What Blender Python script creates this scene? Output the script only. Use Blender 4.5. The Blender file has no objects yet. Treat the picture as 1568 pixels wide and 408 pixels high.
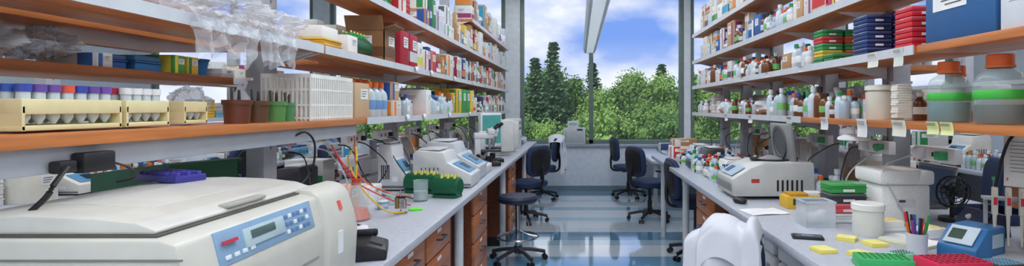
import bpy, bmesh, math, random
from math import sin, cos, pi, radians
from mathutils import Vector, Matrix, noise, Euler
S=bpy.context.scene
COL=S.collection
# ---------------------------------------------------------------- materials
def lin(c):
    out=[]
    for v in c:
        v=v/255.0
        out.append(v/12.92 if v<=0.04045 else ((v+0.055)/1.055)**2.4)
    return tuple(out)
_mc={}
def M(rgb,rough=.5,metal=0,alpha=1,emit=0,var=.07,scale=12,name=None,kind=None):
    key=(rgb,rough,metal,alpha,emit,var,scale,kind)
    if key in _mc: return _mc[key]
    m=bpy.data.materials.new(name or "mat_%d_%d_%d"%rgb); m.use_nodes=True
    nt=m.node_tree; N=nt.nodes; L=nt.links
    p=N['Principled BSDF']; c=lin(rgb)
    tc=N.new('ShaderNodeTexCoord'); nz=N.new('ShaderNodeTexNoise')
    nz.inputs['Scale'].default_value=scale
    ramp=N.new('ShaderNodeValToRGB')
    if kind=='wood':
        mp=N.new('ShaderNodeMapping'); mp.inputs['Scale'].default_value=(14,1.2,22)
        L.new(tc.outputs['Object'],mp.inputs[0]); L.new(mp.outputs[0],nz.inputs['Vector'])
        nz.inputs['Scale'].default_value=2.2; nz.inputs['Detail'].default_value=5; var=.3
    else:
        L.new(tc.outputs['Object'],nz.inputs['Vector'])
    lo=tuple(x*(1-var) for x in c)+(1,); hi=tuple(min(1,x*(1+var*.6)) for x in c)+(1,)
    ramp.color_ramp.elements[0].position=.3; ramp.color_ramp.elements[1].position=.7
    ramp.color_ramp.elements[0].color=lo; ramp.color_ramp.elements[1].color=hi
    L.new(nz.outputs['Fac'],ramp.inputs[0]); L.new(ramp.outputs[0],p.inputs['Base Color'])
    p.inputs['Roughness'].default_value=rough; p.inputs['Metallic'].default_value=metal
    p.inputs['Alpha'].default_value=alpha
    if emit:
        L.new(ramp.outputs[0],p.inputs['Emission Color']); p.inputs['Emission Strength'].default_value=emit
    _mc[key]=m; return m
WOOD=M((176,104,58),.35,kind='wood',name='cherry_wood')
WOODD=M((118,62,40),.4,kind='wood',name='dark_wood')
SHW=M((196,120,66),.35,kind='wood',name='shelf_wood')
TOP=M((186,190,200),.28,name='counter_laminate',var=.08,scale=40)
GREY=M((172,175,182),.45,name='painted_steel')
LGREY=M((212,215,220),.4,name='light_steel')
WHT=M((230,232,235),.5,name='white_plastic')
CREAM=M((206,204,194),.38,name='instrument_plastic',var=.05)
DK=M((28,28,32),.45,name='black_plastic')
NAVY=M((30,48,84),.75,name='navy_fabric',scale=80)
STEEL=M((190,192,196),.22,1,name='steel')
PLASTIC=M((225,232,238),.12,alpha=.38,name='clear_plastic')
GLASS=M((190,212,210),.05,alpha=.3,name='clear_glass')
MILK=M((205,215,224),.22,name='milky_plastic')
STYRO=M((238,238,236),.8,name='styrofoam',scale=150)
ORANGE=M((235,105,35),.4); RED=M((205,35,45),.4); BLUE=M((40,90,175),.4); GREEN=M((40,150,80),.4)
DGREEN=M((15,90,60),.35); YEL=M((235,200,50),.45); PURP=M((100,80,170),.4)
# ---------------------------------------------------------------- builder
class B:
    def __init__(s,name): s.name=name; s.bm=bmesh.new(); s.mats=[]
    def mi(s,m):
        if m not in s.mats: s.mats.append(m)
        return s.mats.index(m)
    def merge(s,t,m,mat=None,bev=0,seg=2):
        if bev>0:
            bmesh.ops.bevel(t,geom=list(t.edges),offset=bev,segments=seg,profile=.5,affect='EDGES',clamp_overlap=True)
        if mat is not None: t.transform(mat)
        i=s.mi(m)
        for f in t.faces: f.material_index=i; f.smooth=True
        me=bpy.data.meshes.new('t'); t.to_mesh(me); t.free(); s.bm.from_mesh(me); bpy.data.meshes.remove(me)
    def box(s,x,y,z,sx,sy,sz,m,bev=0,rot=None,seg=2):
        t=bmesh.new(); bmesh.ops.create_cube(t,size=1)
        t.transform(Matrix.Diagonal((sx,sy,sz,1)))
        if bev>0: bmesh.ops.bevel(t,geom=list(t.edges),offset=min(bev,.49*min(sx,sy,sz)),segments=seg,profile=.5,affect='EDGES')
        R=Matrix.Translation((x,y,z))
        if rot: R=R@Euler(rot).to_matrix().to_4x4()
        s.merge(t,m,R); return s
    def bb(s,x0,x1,y0,y1,z0,z1,m,bev=0): return s.box((x0+x1)/2,(y0+y1)/2,(z0+z1)/2,abs(x1-x0),abs(y1-y0),abs(z1-z0),m,bev)
    def lathe(s,prof,m,x=0,y=0,z=0,seg=18,rot=None):
        t=bmesh.new(); rings=[]
        for r,h in prof:
            if r<1e-5: rings.append([t.verts.new((0,0,h))])
            else: rings.append([t.verts.new((r*cos(2*pi*i/seg),r*sin(2*pi*i/seg),h)) for i in range(seg)])
        for a,b in zip(rings[:-1],rings[1:]):
            for i in range(seg):
                j=(i+1)%seg
                if len(a)==1 and len(b)==1: continue
                if len(a)==1: t.faces.new((a[0],b[i],b[j]))
                elif len(b)==1: t.faces.new((a[i],a[j],b[0]))
                else: t.faces.new((a[i],a[j],b[j],b[i]))
        bmesh.ops.recalc_face_normals(t,faces=list(t.faces))
        R=Matrix.Translation((x,y,z))
        if rot: R=R@Euler(rot).to_matrix().to_4x4()
        s.merge(t,m,R); return s
    def cyl(s,x,y,z,r,h,m,r2=None,seg=18,rot=None):
        r2=r if r2 is None else r2
        return s.lathe([(0,0),(r,0),(r2,h),(0,h)],m,x,y,z,seg,rot)
    def prism(s,pts,axis,a0,a1,m,bev=0):
        t=bmesh.new()
        def P(p,a):
            if axis=='y': return (p[0],a,p[1])
            if axis=='x': return (a,p[0],p[1])
            return (p[0],p[1],a)
        va=[t.verts.new(P(p,a0)) for p in pts]; vb=[t.verts.new(P(p,a1)) for p in pts]
        t.faces.new(va); t.faces.new(list(reversed(vb)))
        n=len(pts)
        for i in range(n): t.faces.new((va[i],vb[i],vb[(i+1)%n],va[(i+1)%n]))
        bmesh.ops.recalc_face_normals(t,faces=list(t.faces))
        s.merge(t,m,None,bev); return s
    def pillow(s,x,y,z,sx,sy,sz,m,e=.45,bend=0,rot=None,nu=20,nv=12):
        t=bmesh.new(); bmesh.ops.create_uvsphere(t,u_segments=nu,v_segments=nv,radius=1)
        for v in t.verts:
            c=v.co; f=lambda q: math.copysign(abs(q)**e,q)
            v.co=Vector((f(c.x)*sx/2,f(c.y)*sy/2,f(c.z)*sz/2)); v.co.y+=bend*v.co.x**2
        R=Matrix.Translation((x,y,z))
        if rot: R=R@Euler(rot).to_matrix().to_4x4()
        s.merge(t,m,R); return s
    def tube(s,pts,r,m,n=6,sub=6):
        P=[Vector(p) for p in pts]; Q=[]
        if sub>1 and len(P)>2:
            k=len(P)
            for i in range(k-1):
                p0=P[max(i-1,0)];p1=P[i];p2=P[i+1];p3=P[min(i+2,k-1)]
                for j in range(sub):
                    t_=j/sub
                    Q.append(.5*((2*p1)+(p2-p0)*t_+(2*p0-5*p1+4*p2-p3)*t_**2+(3*p1-p0-3*p2+p3)*t_**3))
            Q.append(P[-1])
        else: Q=P
        t=bmesh.new(); rings=[]
        for i,q in enumerate(Q):
            d=(Q[min(i+1,len(Q)-1)]-Q[max(i-1,0)])
            if d.length<1e-7: d=Vector((0,0,1))
            d.normalize(); up=Vector((0,0,1)) if abs(d.z)<.9 else Vector((0,1,0))
            a=d.cross(up).normalized(); b_=d.cross(a)
            rings.append([t.verts.new(q+r*(cos(2*pi*k_/n)*a+sin(2*pi*k_/n)*b_)) for k_ in range(n)])
        for a,b_ in zip(rings[:-1],rings[1:]):
            for k_ in range(n): t.faces.new((a[k_],a[(k_+1)%n],b_[(k_+1)%n],b_[k_]))
        t.faces.new(rings[0]); t.faces.new(rings[-1])
        bmesh.ops.recalc_face_normals(t,faces=list(t.faces))
        s.merge(t,m); return s
    def ring(s,x,y,z,R,r,m,seg=28):
        pts=[(x+R*cos(2*pi*i/seg),y+R*sin(2*pi*i/seg),z) for i in range(seg+1)]
        return s.tube(pts,r,m,sub=1)
    def sheet(s,fn,nu,nv,m):
        t=bmesh.new(); g=[[t.verts.new(fn(i/nu,j/nv)) for j in range(nv+1)] for i in range(nu+1)]
        for i in range(nu):
            for j in range(nv): t.faces.new((g[i][j],g[i+1][j],g[i+1][j+1],g[i][j+1]))
        s.merge(t,m); return s
    def done(s,loc=(0,0,0),rz=0,parent=None,flat=False,sharp=35):
        me=bpy.data.meshes.new(s.name); s.bm.to_mesh(me); s.bm.free()
        for m in s.mats: me.materials.append(m)
        if flat:
            for p in me.polygons: p.use_smooth=False
        else: me.set_sharp_from_angle(angle=radians(sharp))
        o=bpy.data.objects.new(s.name,me); COL.objects.link(o)
        o.location=loc; o.rotation_euler=(0,0,rz)
        if parent: o.parent=parent
        return o
def empty(name,loc=(0,0,0)):
    o=bpy.data.objects.new(name,None); COL.objects.link(o); o.location=loc; o.empty_display_size=.1; return o
# ---------------------------------------------------------------- room
def floor_mat():
    m=bpy.data.materials.new('striped_vinyl_floor'); m.use_nodes=True; nt=m.node_tree; N=nt.nodes; L=nt.links; p=N['Principled BSDF']
    tc=N.new('ShaderNodeTexCoord'); sp=N.new('ShaderNodeSeparateXYZ'); L.new(tc.outputs['Object'],sp.inputs[0])
    mr=N.new('ShaderNodeMath'); mr.operation='DIVIDE'; mr.inputs[1].default_value=10; L.new(sp.outputs['Y'],mr.inputs[0])
    r=N.new('ShaderNodeValToRGB'); cr=r.color_ramp; cr.interpolation='CONSTANT'
    W=lin((222,230,236)); Bm=lin((122,168,196)); Bl=lin((172,202,220)); D=lin((98,148,180))
    st=[(0,W),(.12,Bm),(.17,W),(.25,Bl),(.29,W),(.34,D),(.38,W),(.43,Bm),(.465,W),(.50,Bm),(.535,W),(.575,Bl),(.60,D),(.64,W),(.70,Bl),(.725,W),(.775,Bm),(.80,W),(.84,Bl),(.865,W),(.90,Bm)]
    cr.elements[0].position=0; cr.elements[0].color=W+(1,); cr.elements[1].position=st[1][0]; cr.elements[1].color=st[1][1]+(1,)
    for q,c in st[2:]:
        e=cr.elements.new(q); e.color=c+(1,)
    L.new(mr.outputs[0],r.inputs[0])
    bk=N.new('ShaderNodeTexBrick'); bk.inputs['Scale'].default_value=1; bk.inputs['Brick Width'].default_value=1.2; bk.inputs['Row Height'].default_value=.3
    bk.inputs['Mortar Size'].default_value=.003
    bk.inputs['Color1'].default_value=(1,1,1,1); bk.inputs['Color2'].default_value=(.82,.9,.95,1); bk.inputs['Mortar'].default_value=(.75,.75,.77,1)
    L.new(tc.outputs['Object'],bk.inputs['Vector'])
    mx=N.new('ShaderNodeMix'); mx.data_type='RGBA'; mx.blend_type='MULTIPLY'; mx.inputs[0].default_value=1
    L.new(r.outputs[0],mx.inputs[6]); L.new(bk.outputs['Color'],mx.inputs[7]); L.new(mx.outputs[2],p.inputs['Base Color'])
    p.inputs['Roughness'].default_value=.1; p.inputs['Coat Weight'].default_value=1; p.inputs['Coat Roughness'].default_value=.04; p.inputs['Coat IOR'].default_value=1.6
    return m
XL,XR,YB,YF,ZC=-8.2,7.2,-3.0,9.93,3.7
B('floor').bb(XL-.2,XR+.2,YB-.2,YF+.2,-.1,0,floor_mat()).done()
WALL=M((224,228,232),.7,name='wall_paint',var=.03)
B('ceiling').bb(XL-.2,XR+.2,YB-.2,YF+.2,ZC,ZC+.1,M((240,241,243),.8,name='ceiling_paint')).done()
B('wall_left').bb(XL-.2,XL,YB,YF,0,ZC,WALL).done()
B('wall_right').bb(XR,XR+.2,YB,YF,0,ZC,WALL).done()
B('wall_back').bb(XL,XR,YB-.2,YB,0,ZC,WALL).done()
SILLY=9.6
w=B('wall_far'); w.bb(XL,XR,SILLY,YF+.1,0,.78,M((222,228,238),.5,name='panel_paint'))
cols=[(XL,-7.9),(-4.9,-4.6),(-1.36,-1.09),(1.93,2.05),(4.6,4.9),(6.9,XR)]
for a,b_ in cols: w.bb(a,b_,YF-.12,YF+.1,.78,ZC,M((222,226,230),.5,name='column_paint'))
w.done()
b=B('trim_1'); b.bb(XL,XR,SILLY-.04,YF-.12,.78,.83,M((150,158,168),.4),.005).done()
FR=M((112,128,122),.4,name='window_frame_paint'); PANE=M((220,240,240),.02,alpha=.03,name='window_glass')
wins=[(-7.9,-4.9),(-4.6,-1.36),(-1.09,1.93),(2.05,4.6),(4.9,6.9)]
for i,(a,b_) in enumerate(wins):
    w=B('window_%d'%(i+1)); y0=YF-.08
    mid=.22 if i==2 else (a+b_)/2
    for xx in (a+.03,mid,b_-.04): w.bb(xx-.04,xx+.04,y0,y0+.1,.83,3.62,FR,.004)
    w.bb(a,b_,y0,y0+.1,.83,.9,FR); w.bb(a,b_,y0,y0+.1,3.55,3.62,FR)
    w.bb(a+.02,b_-.02,y0+.04,y0+.05,.88,3.57,PANE); w.done()
w=B('trim_2'); w.bb(XL,XR,YF-.1,YF+.1,3.62,ZC,WALL).done()
w=B('baseboard_far'); w.bb(XL,XR,SILLY-.015,SILLY,0,.09,M((120,140,155),.4)).done()
LP=M((246,250,255),.5,emit=5.6,name='fill_panel_glow',var=0)  # glow for the added fill panels, not a lamp in view
for i,(x,y,sx,sy) in enumerate([(-2.7,3.5,.6,5),(-2.7,-1,.6,2.5),(.1,3.6,.8,7),(.1,-1.4,1.2,2),(2.9,3.5,.6,5),(2.9,-1,.6,2.5),(-5.5,3.5,.6,5),(5.3,3.5,.6,5),(-1.3,-.2,.4,1.6),(1.4,-.2,.4,1.6),(-1.0,8.2,.4,2),(1.3,8.2,.4,2)]):
    b=B('added_fill_panel'); b.bb(x-sx/2-.03,x+sx/2+.03,y-sy/2-.03,y+sy/2+.03,ZC-.05,ZC,LGREY); b.bb(x-sx/2,x+sx/2,y-sy/2,y+sy/2,ZC-.06,ZC-.05,LP); b.done()  # unseen panels added above the view to brighten aisle, benches and near items
b=B('pendant_light'); b.prism([(-.115,.03),(-.09,-.03),(.09,-.03),(.115,.03),(.08,.06),(-.08,.06)],'y',-3.3,3.3,M((222,230,238),.5)); 
b.bb(-.06,.06,-3.2,3.2,-.034,-.028,M((225,235,245),.4,emit=.45))
for yy in (-2.8,0,2.8): b.cyl(0,yy,.05,.006,1.15,STEEL,seg=8)
b.done((.185,6.2,2.5))
# ---------------------------------------------------------------- benches
def cabinet(par,xf,s,y0,y1,nrow=4,mw=WOOD):
    b=B('drawer_cabinet'); d=.52
    b.bb(xf-s*.02,xf-s*d,y0,y1,.1,.875,WOODD); b.bb(xf-s*.07,xf-s*d,y0,y1,0,.1,DK)
    hs=[.15]+[(.76-.15)/(nrow-1)]*(nrow-1); z=.87
    for h in hs:
        b.bb(xf-s*.02,xf,y0+.006,y1-.006,z-h+.006,z-.004,mw,.003)
        zc=z-h*.45; ym=(y0+y1)/2
        b.tube([(xf,ym-.055,zc),(xf+s*.028,ym-.055,zc),(xf+s*.028,ym+.055,zc),(xf,ym+.055,zc)],.006,M((70,70,75),.3,.8),sub=1)
        b.box(xf+s*.001,ym,z-.028,.002,.07,.018,WHT)
        z-=h
    return b.done(parent=par)
def legpost(par,x,y): return B('leg').cyl(x,y,0,.03,.88,LGREY,seg=16).done(parent=par)
def bench(xa,xb,y0,y1,name='laboratory_bench'):
    par=empty(name)
    b=B('countertop'); b.bb(xa,xb,y0,y1,.88,.92,TOP,.006); b.done(parent=par)
    xm=(xa+xb)/2
    B('divider').bb(xm-.02,xm+.02,y0+.05,y1-.05,.05,.88,GREY).done(parent=par)
    return par
A=bench(-2.28,-.72,.5,9.1)
for y0,y1 in [(.9,1.5),(1.52,2.12),(2.14,2.6),(2.62,3.1),(3.8,4.35),(5.75,6.3),(7.7,8.2)]: cabinet(A,-.75,1,y0,y1,4)
for y0,y1 in [(1,2),(4,5),(6,7)]: cabinet(A,-2.25,-1,y0,y1,4)
for y in (3.5,5.5,7.62,9.0): legpost(A,-.79,y)
B('side_panel').bb(-1.3,-.76,3.12,3.16,0,.88,WOODD).done(parent=A)
C=bench(.88,2.45,.5,6.5)
for y0,y1 in [(1.2,1.8),(3.62,4.15)]: cabinet(C,.91,-1,y0,y1,4)
for y0,y1 in [(1.5,2.5),(4,5)]: cabinet(C,2.42,1,y0,y1,4)
for y in (4.9,6.2): legpost(C,.98,y)
for (y0,y1) in [(1.85,2.7),(2.74,3.58)]:
    b=B('undercounter_refrigerator'); b.bb(1.045,1.6,y0,y1,.03,.86,WHT,.01); b.bb(1.0,1.04,y0+.01,y1-.01,.12,.72,M((222,226,230),.35),.012)
    b.bb(1.0,1.04,y0+.01,y1-.01,.735,.85,LGREY,.01); b.bb(.975,1.0,y0+.05,y0+.09,.4,.68,GREY,.006)
    for k in range(6): b.bb(1.03,1.05,y0+.1,y1-.1,.045+k*.011,.05+k*.011,DK)
    for yy in(y0+.06,y1-.06):
        for xx in(1.1,1.54): b.cyl(xx,yy,0,.02,.035,DK,seg=10)
    b.done()
Bq=bench(-4.7,-3.15,1.0,8.6)
for y0,y1 in [(1.5,2.6),(3.5,4.6),(6,7)]: cabinet(Bq,-3.18,1,y0,y1,4)
Dq=bench(3.6,5.1,1.0,8.6)
for y0,y1 in [(1.5,2.6),(3.5,4.6),(6,7)]: cabinet(Dq,3.63,-1,y0,y1,4)
b=B('writing_desk'); b.bb(1.0,2.6,7.3,9.5,.72,.76,TOP,.005)
for x in(1.06,2.5):
    for y in(7.4,9.4): b.bb(x-.025,x+.025,y-.025,y+.025,0,.72,LGREY)
b.done()
# ---------------------------------------------------------------- shelving
EDGE=M((205,210,216),.4,name='shelf_edge_steel')
def shelving(xf,posts,ptop,boards,px0,px1,name='laboratory_shelving'):
    par=empty(name)
    for y in posts:
        b=B('post'); b.bb(px0,px1,y-.055,y+.055,.92,ptop,GREY,.004)
        for k in range(14): b.bb(px0-.002,px1+.002,y-.004,y+.004,1.3+k*.1,1.34+k*.1,M((110,112,118),.5))
        b.done(parent=par)
    for (z,y0,y1,x0,x1,edge) in boards:
        b=B('shelf'); b.bb(x0,x1,y0,y1,z-.032,z,SHW,.002)
        fx=x0 if abs(x0-xf)<abs(x1-xf) else x1
        if edge: 
            dx=.004*(1 if fx>((x0+x1)/2) else -1)
            b.bb(fx-dx*.2,fx+dx,y0,y1,z-.036,z+.004,EDGE)
        for y in posts:
            if y0-.05<=y<=y1+.05:
                yy=min(max(y,y0+.01),y1-.01)
                far=x1 if fx==x0 else x0
                b.prism([(far,z-.032),(fx+(far-fx)*.15,z-.032),(far,z-.1)],'y',yy-.006,yy+.006,LGREY)
        b.done(parent=par)
    return par
shelving(-1.2,[1.12,2.55,4.3,6.0,7.6,9.0],3.0,[
 (1.44,.95,3.0,-1.2,-1.47,False),(1.44,3.02,9.1,-1.2,-1.47,True),
 (1.79,.8,2.5,-1.2,-1.47,True),(1.79,2.52,9.1,-1.2,-1.47,True),
 (2.15,2.6,9.1,-1.2,-1.47,True),(2.5,6.0,9.1,-1.2,-1.47,True)],-1.56,-1.475)
ZB=1.635
shelving(-1.9,[],3.0,[(ZB,.8,2.5,-1.9,-1.565,False),(1.79,.8,2.5,-2.0,-1.565,True),(1.44,3.2,9.1,-1.9,-1.565,True),(1.79,3.2,9.1,-1.9,-1.565,True)],-1.56,-1.47)
Z2=1.755
shelving(1.38,[1.2,2.95,3.75,4.75,5.6,6.4],3.0,[
 (1.44,1.0,3.3,1.38,1.70,False),(1.44,3.32,6.5,1.38,1.70,True),
 (Z2,1.0,2.18,1.38,1.70,False),(Z2,2.2,6.5,1.38,1.70,True),
 (2.06,2.2,6.5,1.38,1.70,True),(2.38,3.0,6.5,1.38,1.70,True)],1.705,1.80)
shelving(2.1,[],3.0,[(1.44,1.0,6.5,1.805,2.1,True),(1.74,3.0,6.5,1.805,2.1,True)],0,0)
shelving(-3.5,[1.8,3.9,6,8],2.3,[(1.4,1.1,8.5,-3.5,-3.84,True),(1.75,4.5,8.5,-3.5,-3.84,True)],-3.93,-3.845)
shelving(4.0,[1.8,3.9,6,8],2.3,[(1.4,1.1,8.5,4.0,4.3,True),(1.75,3.5,8.5,4.0,4.3,True)],4.305,4.40)
b=B('service_rail'); b.bb(-1.28,-1.23,.95,2.95,1.345,1.408,M((180,184,192),.4),.004)
for y in (1.9,2.55): b.cyl(-1.255,y,1.33,.008,.02,STEEL,seg=8)
b.done()
b=B('shelf_end_bracket'); b.bb(-1.475,-1.19,.93,.949,1.36,1.5,GREY,.003); b.bb(-1.475,-1.19,.949,.96,1.441,1.5,GREY); b.done()
# ---------------------------------------------------------------- item makers
CART=[(232,232,230),(222,224,226),(238,238,236),(180,138,96),(196,160,118),(226,222,208),(214,214,212),(205,216,228)]
LAB=[(40,90,175),(205,35,45),(40,140,80),(235,140,50),(90,90,100),(60,160,200),(150,60,120),(225,225,228)]
INK=M((90,92,98),.6)
def carton(x,y,z,sx,sy,sz,col,lab,s=1,name='cardboard_box',rz=0,openf=False):
    b=B(name); mc=M(col,.65); ml=M(lab,.5); wh=M((240,240,238),.5)
    if not openf: b.box(0,0,sz/2,sx,sy,sz,mc,.003)
    else:
        t=.006
        b.box(0,0,t/2,sx,sy,t,mc)
        for q in(-1,1):
            b.box(q*(sx/2-t/2),0,sz/2,t,sy,sz,mc); b.box(0,q*(sy/2-t/2),sz/2,sx,t,sz,mc)
            b.box(q*(sx/2+sx*.12),0,sz+.02,sx*.28,sy*.98,.004,mc,rot=(0,-q*.3,0))
            b.box(0,q*(sy/2+.02),sz+.04,sx*.98,.004,.09,mc,rot=(-q*.35,0,0))
    e=.0015; st=(int(x*977)+int(y*1313))%3
    if st==0:
        b.box(s*(sx/2+e/2),0,sz*.32,e,sy*.96,sz*.3,ml); b.box(0,-sy/2-e/2,sz*.32,sx*.96,e,sz*.3,ml)
    elif st==1:
        b.box(s*(sx/2+e/2),-sy*.3,sz*.5,e,sy*.25,sz*.9,ml); b.box(sx*.3*s,-sy/2-e/2,sz*.5,sx*.25,e,sz*.9,ml)
    b.box(s*(sx/2+e),sy*.12,sz*.68,e,sy*.5,sz*.3,wh); b.box(-sx*.1,-sy/2-e,sz*.68,sx*.55,e,sz*.26,wh)
    for k in range(3):
        b.box(s*(sx/2+e*1.6),sy*(.12-.03*k),sz*(.76-.07*k),e,sy*(.36-.06*k),sz*.022,INK); b.box(-sx*.1,-sy/2-e*1.6,sz*(.75-.06*k),sx*(.4-.08*k),e,sz*.02,INK)
    if not openf: b.box(0,0,sz+.0005,sx*.22,sy*1.0,.001,M((215,200,170),.3))
    return b.done((x,y,z),rz)
def bottle_into(b,x,y,z,r,h,cap,liq=None,lev=.5,label=None,glass=None,seg=18):
    g=glass or MILK
    b.lathe([(0,0),(r*.93,0),(r,.008),(r,h*.6),(r*.85,h*.71),(r*.42,h*.8),(r*.42,h*.88)],g,x,y,z,seg)
    if liq: b.lathe([(0,.004),(r*.92,.004),(r*.95,.012),(r*.95,h*lev),(0,h*lev)],liq,x,y,z,seg)
    b.lathe([(0,h*.84),(r*.52,h*.84),(r*.52,h*.99),(r*.46,h),(0,h)],cap,x,y,z,seg)
    if label: b.lathe([(r*1.01,h*.22),(r*1.02,h*.23),(r*1.02,h*.47),(r*1.01,h*.48)],label,x,y,z,seg)
def tiprack(x,y,z,sx,sy,h,n,cols,rz=0,name='pipette_tip_box'):
    b=B(name); hh=h/n
    for i in range(n):
        c=cols[i%len(cols)]; m=M(c,.35); m2=M(tuple(min(255,int(v*.75+50)) for v in c),.25)
        b.box(0,0,i*hh+hh*.28,sx*.94,sy*.94,hh*.52,m,.004); b.box(0,0,i*hh+hh*.58,sx,sy,hh*.1,m,.002)
        b.box(0,0,i*hh+hh*.81,sx*.95,sy*.95,hh*.34,m2,.006)
        b.box(0,-sy*.475,i*hh+hh*.28,sx*.3,.004,hh*.25,M((240,240,240),.5))
    return b.done((x,y,z),rz)
def binders(x,y,z,sx,sy,h,rnd,s):
    b=B('binder_row'); yy=-sy/2
    while yy<sy/2-.02:
        t=rnd.uniform(.015,.045); t=min(t,sy/2-yy)
        c=rnd.choice([(230,230,228),(40,60,110),(180,30,40),(235,235,230),(60,120,90),(220,220,225)]); hh=h*rnd.uniform(.8,1)
        b.box(0,yy+t/2,hh/2,sx,t*.95,hh,M(c,.5),.002); b.box(s*(sx/2+.001),yy+t/2,hh*.6,.001,t*.6,hh*.3,M((245,245,240),.5)); yy+=t
    return b.done((x,y,z))
def jar(x,y,z,r,h,col=(232,234,232),cap=(240,240,238),name='plastic_jar'):
    b=B(name); b.lathe([(0,0),(r*.95,0),(r,.01),(r,h*.8),(r*.9,h*.84),(0,h*.84)],M(col,.35),0,0,0,24)
    b.lathe([(r*.97,h*.84),(r*1.02,h*.85),(r*1.02,h*.98),(r*.95,h),(0,h)],M(cap,.4),0,0,0,24); 
    b.lathe([(r*1.005,h*.3),(r*1.008,h*.31),(r*1.008,h*.6),(r*1.005,h*.61)],M((190,198,210),.5),0,0,0,24)
    return b.done((x,y,z))
def tuberack(x,y,z,ny,nx,capcols,mr,rz=0,h=.115,name='test_tube_rack',p=.034):
    b=B(name); L_=ny*p+.02; W_=nx*p+.015
    b.box(0,0,.062,W_,L_,.036,mr,.003); b.box(0,0,.012,W_,L_,.012,mr,.002)
    for q in(-1,1): b.box(0,q*(L_/2-.004),.034,W_,.007,.056,mr)
    for i in range(ny):
        for j in range(nx):
            xx=(j-(nx-1)/2)*p; yy=(i-(ny-1)/2)*p; c=capcols[(i*2+j)%len(capcols)]
            b.lathe([(0,.019),(.004,.02),(.013,.036),(.013,h-.015)],MILK,xx,yy,0,12)
            b.cyl(xx,yy,h-.018,.0155,.018,M(c,.35),seg=14)
    return b.done((x,y,z),rz)
def crumple(name,x,y,z,sx,sy,sz,seed,m=None,sub=4,amp=.35,rz=0):
    b=B(name); t=bmesh.new(); bmesh.ops.create_icosphere(t,subdivisions=sub,radius=1)
    for v in t.verts:
        d=v.co.normalized(); n=noise.noise(d*2.1+Vector((seed,0,0))); n2=abs(noise.noise(d*5+Vector((0,seed,0))))
        r=1+amp*n-amp*1.1*n2; v.co=Vector((d.x*r*sx/2,d.y*r*sy/2,d.z*r*sz/2))
    zm=min(v.co.z for v in t.verts)
    for v in t.verts: v.co.z-=zm
    b.merge(t,m or PLASTIC); return b.done((x,y,z),rz,flat=True)
def instrument(x,y,z,sx,sy,h,s=1,col=(215,216,216),name='thermal_cycler',acc=(90,150,190),rz=0):
    b=B(name); m=M(col,.4); f=s*sx/2; k=-s*sx/2
    b.prism([(k,.01),(f,.01),(f,h*.35),(f-s*sx*.42,h*.68),(f-s*sx*.48,h*.95),(k+s*.02,h),(k,h*.9)],'y',-sy/2,sy/2,m,.006)
    dx=-s*sx*.42; dz=h*.33
    cx=f+dx*.5; cz=h*.35+dz*.5; ry=math.atan2(-dz,dx) if s<0 else math.atan2(dz,abs(dx))
    b.box(cx+s*.003,0,cz+.003,math.hypot(dx,dz)*.7,sy*.7,.004,M(acc,.3),rot=(0,ry,0))
    b.box(cx+s*.004,sy*.1,cz+.005,math.hypot(dx,dz)*.4,sy*.3,.005,M((40,60,70),.15),rot=(0,ry,0))
    b.box(k+s*sx*.25,0,h+.004,sx*.38,sy*.7,.012,LGREY,.005)
    b.box(0,-sy/2-.001,h*.06+.01,sx*.98,.003,h*.05,M((110,114,120),.5)); b.box(f*.3,-sy/2-.001,h*.25,sx*.2,.003,h*.1,M((235,238,242),.5))
    for q in(-1,1):
        for w_ in(-1,1): b.cyl(q*sx*.4,w_*sy*.4,0,.012,.014,DK,seg=8)
    for i in range(5): b.box(k+s*sx*(.15+.07*i),-sy/2-.001,h*.4,.006,.003,h*.3,DK)
    return b.done((x,y,z),rz)
def beaker(x,y,z,r,h,liq=None,name='glass_beaker'):
    b=B(name); b.lathe([(0,.002),(r*.9,0),(r*.95,.006),(r,h),(r*1.06,h+.004),(r*.97,h),(r*.92,.01),(0,.008)],GLASS,0,0,0,20)
    if liq: b.lathe([(0,.01),(r*.9,.011),(r*.93,h*.5),(0,h*.5)],liq,0,0,0,20)
    return b.done((x,y,z))
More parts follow.
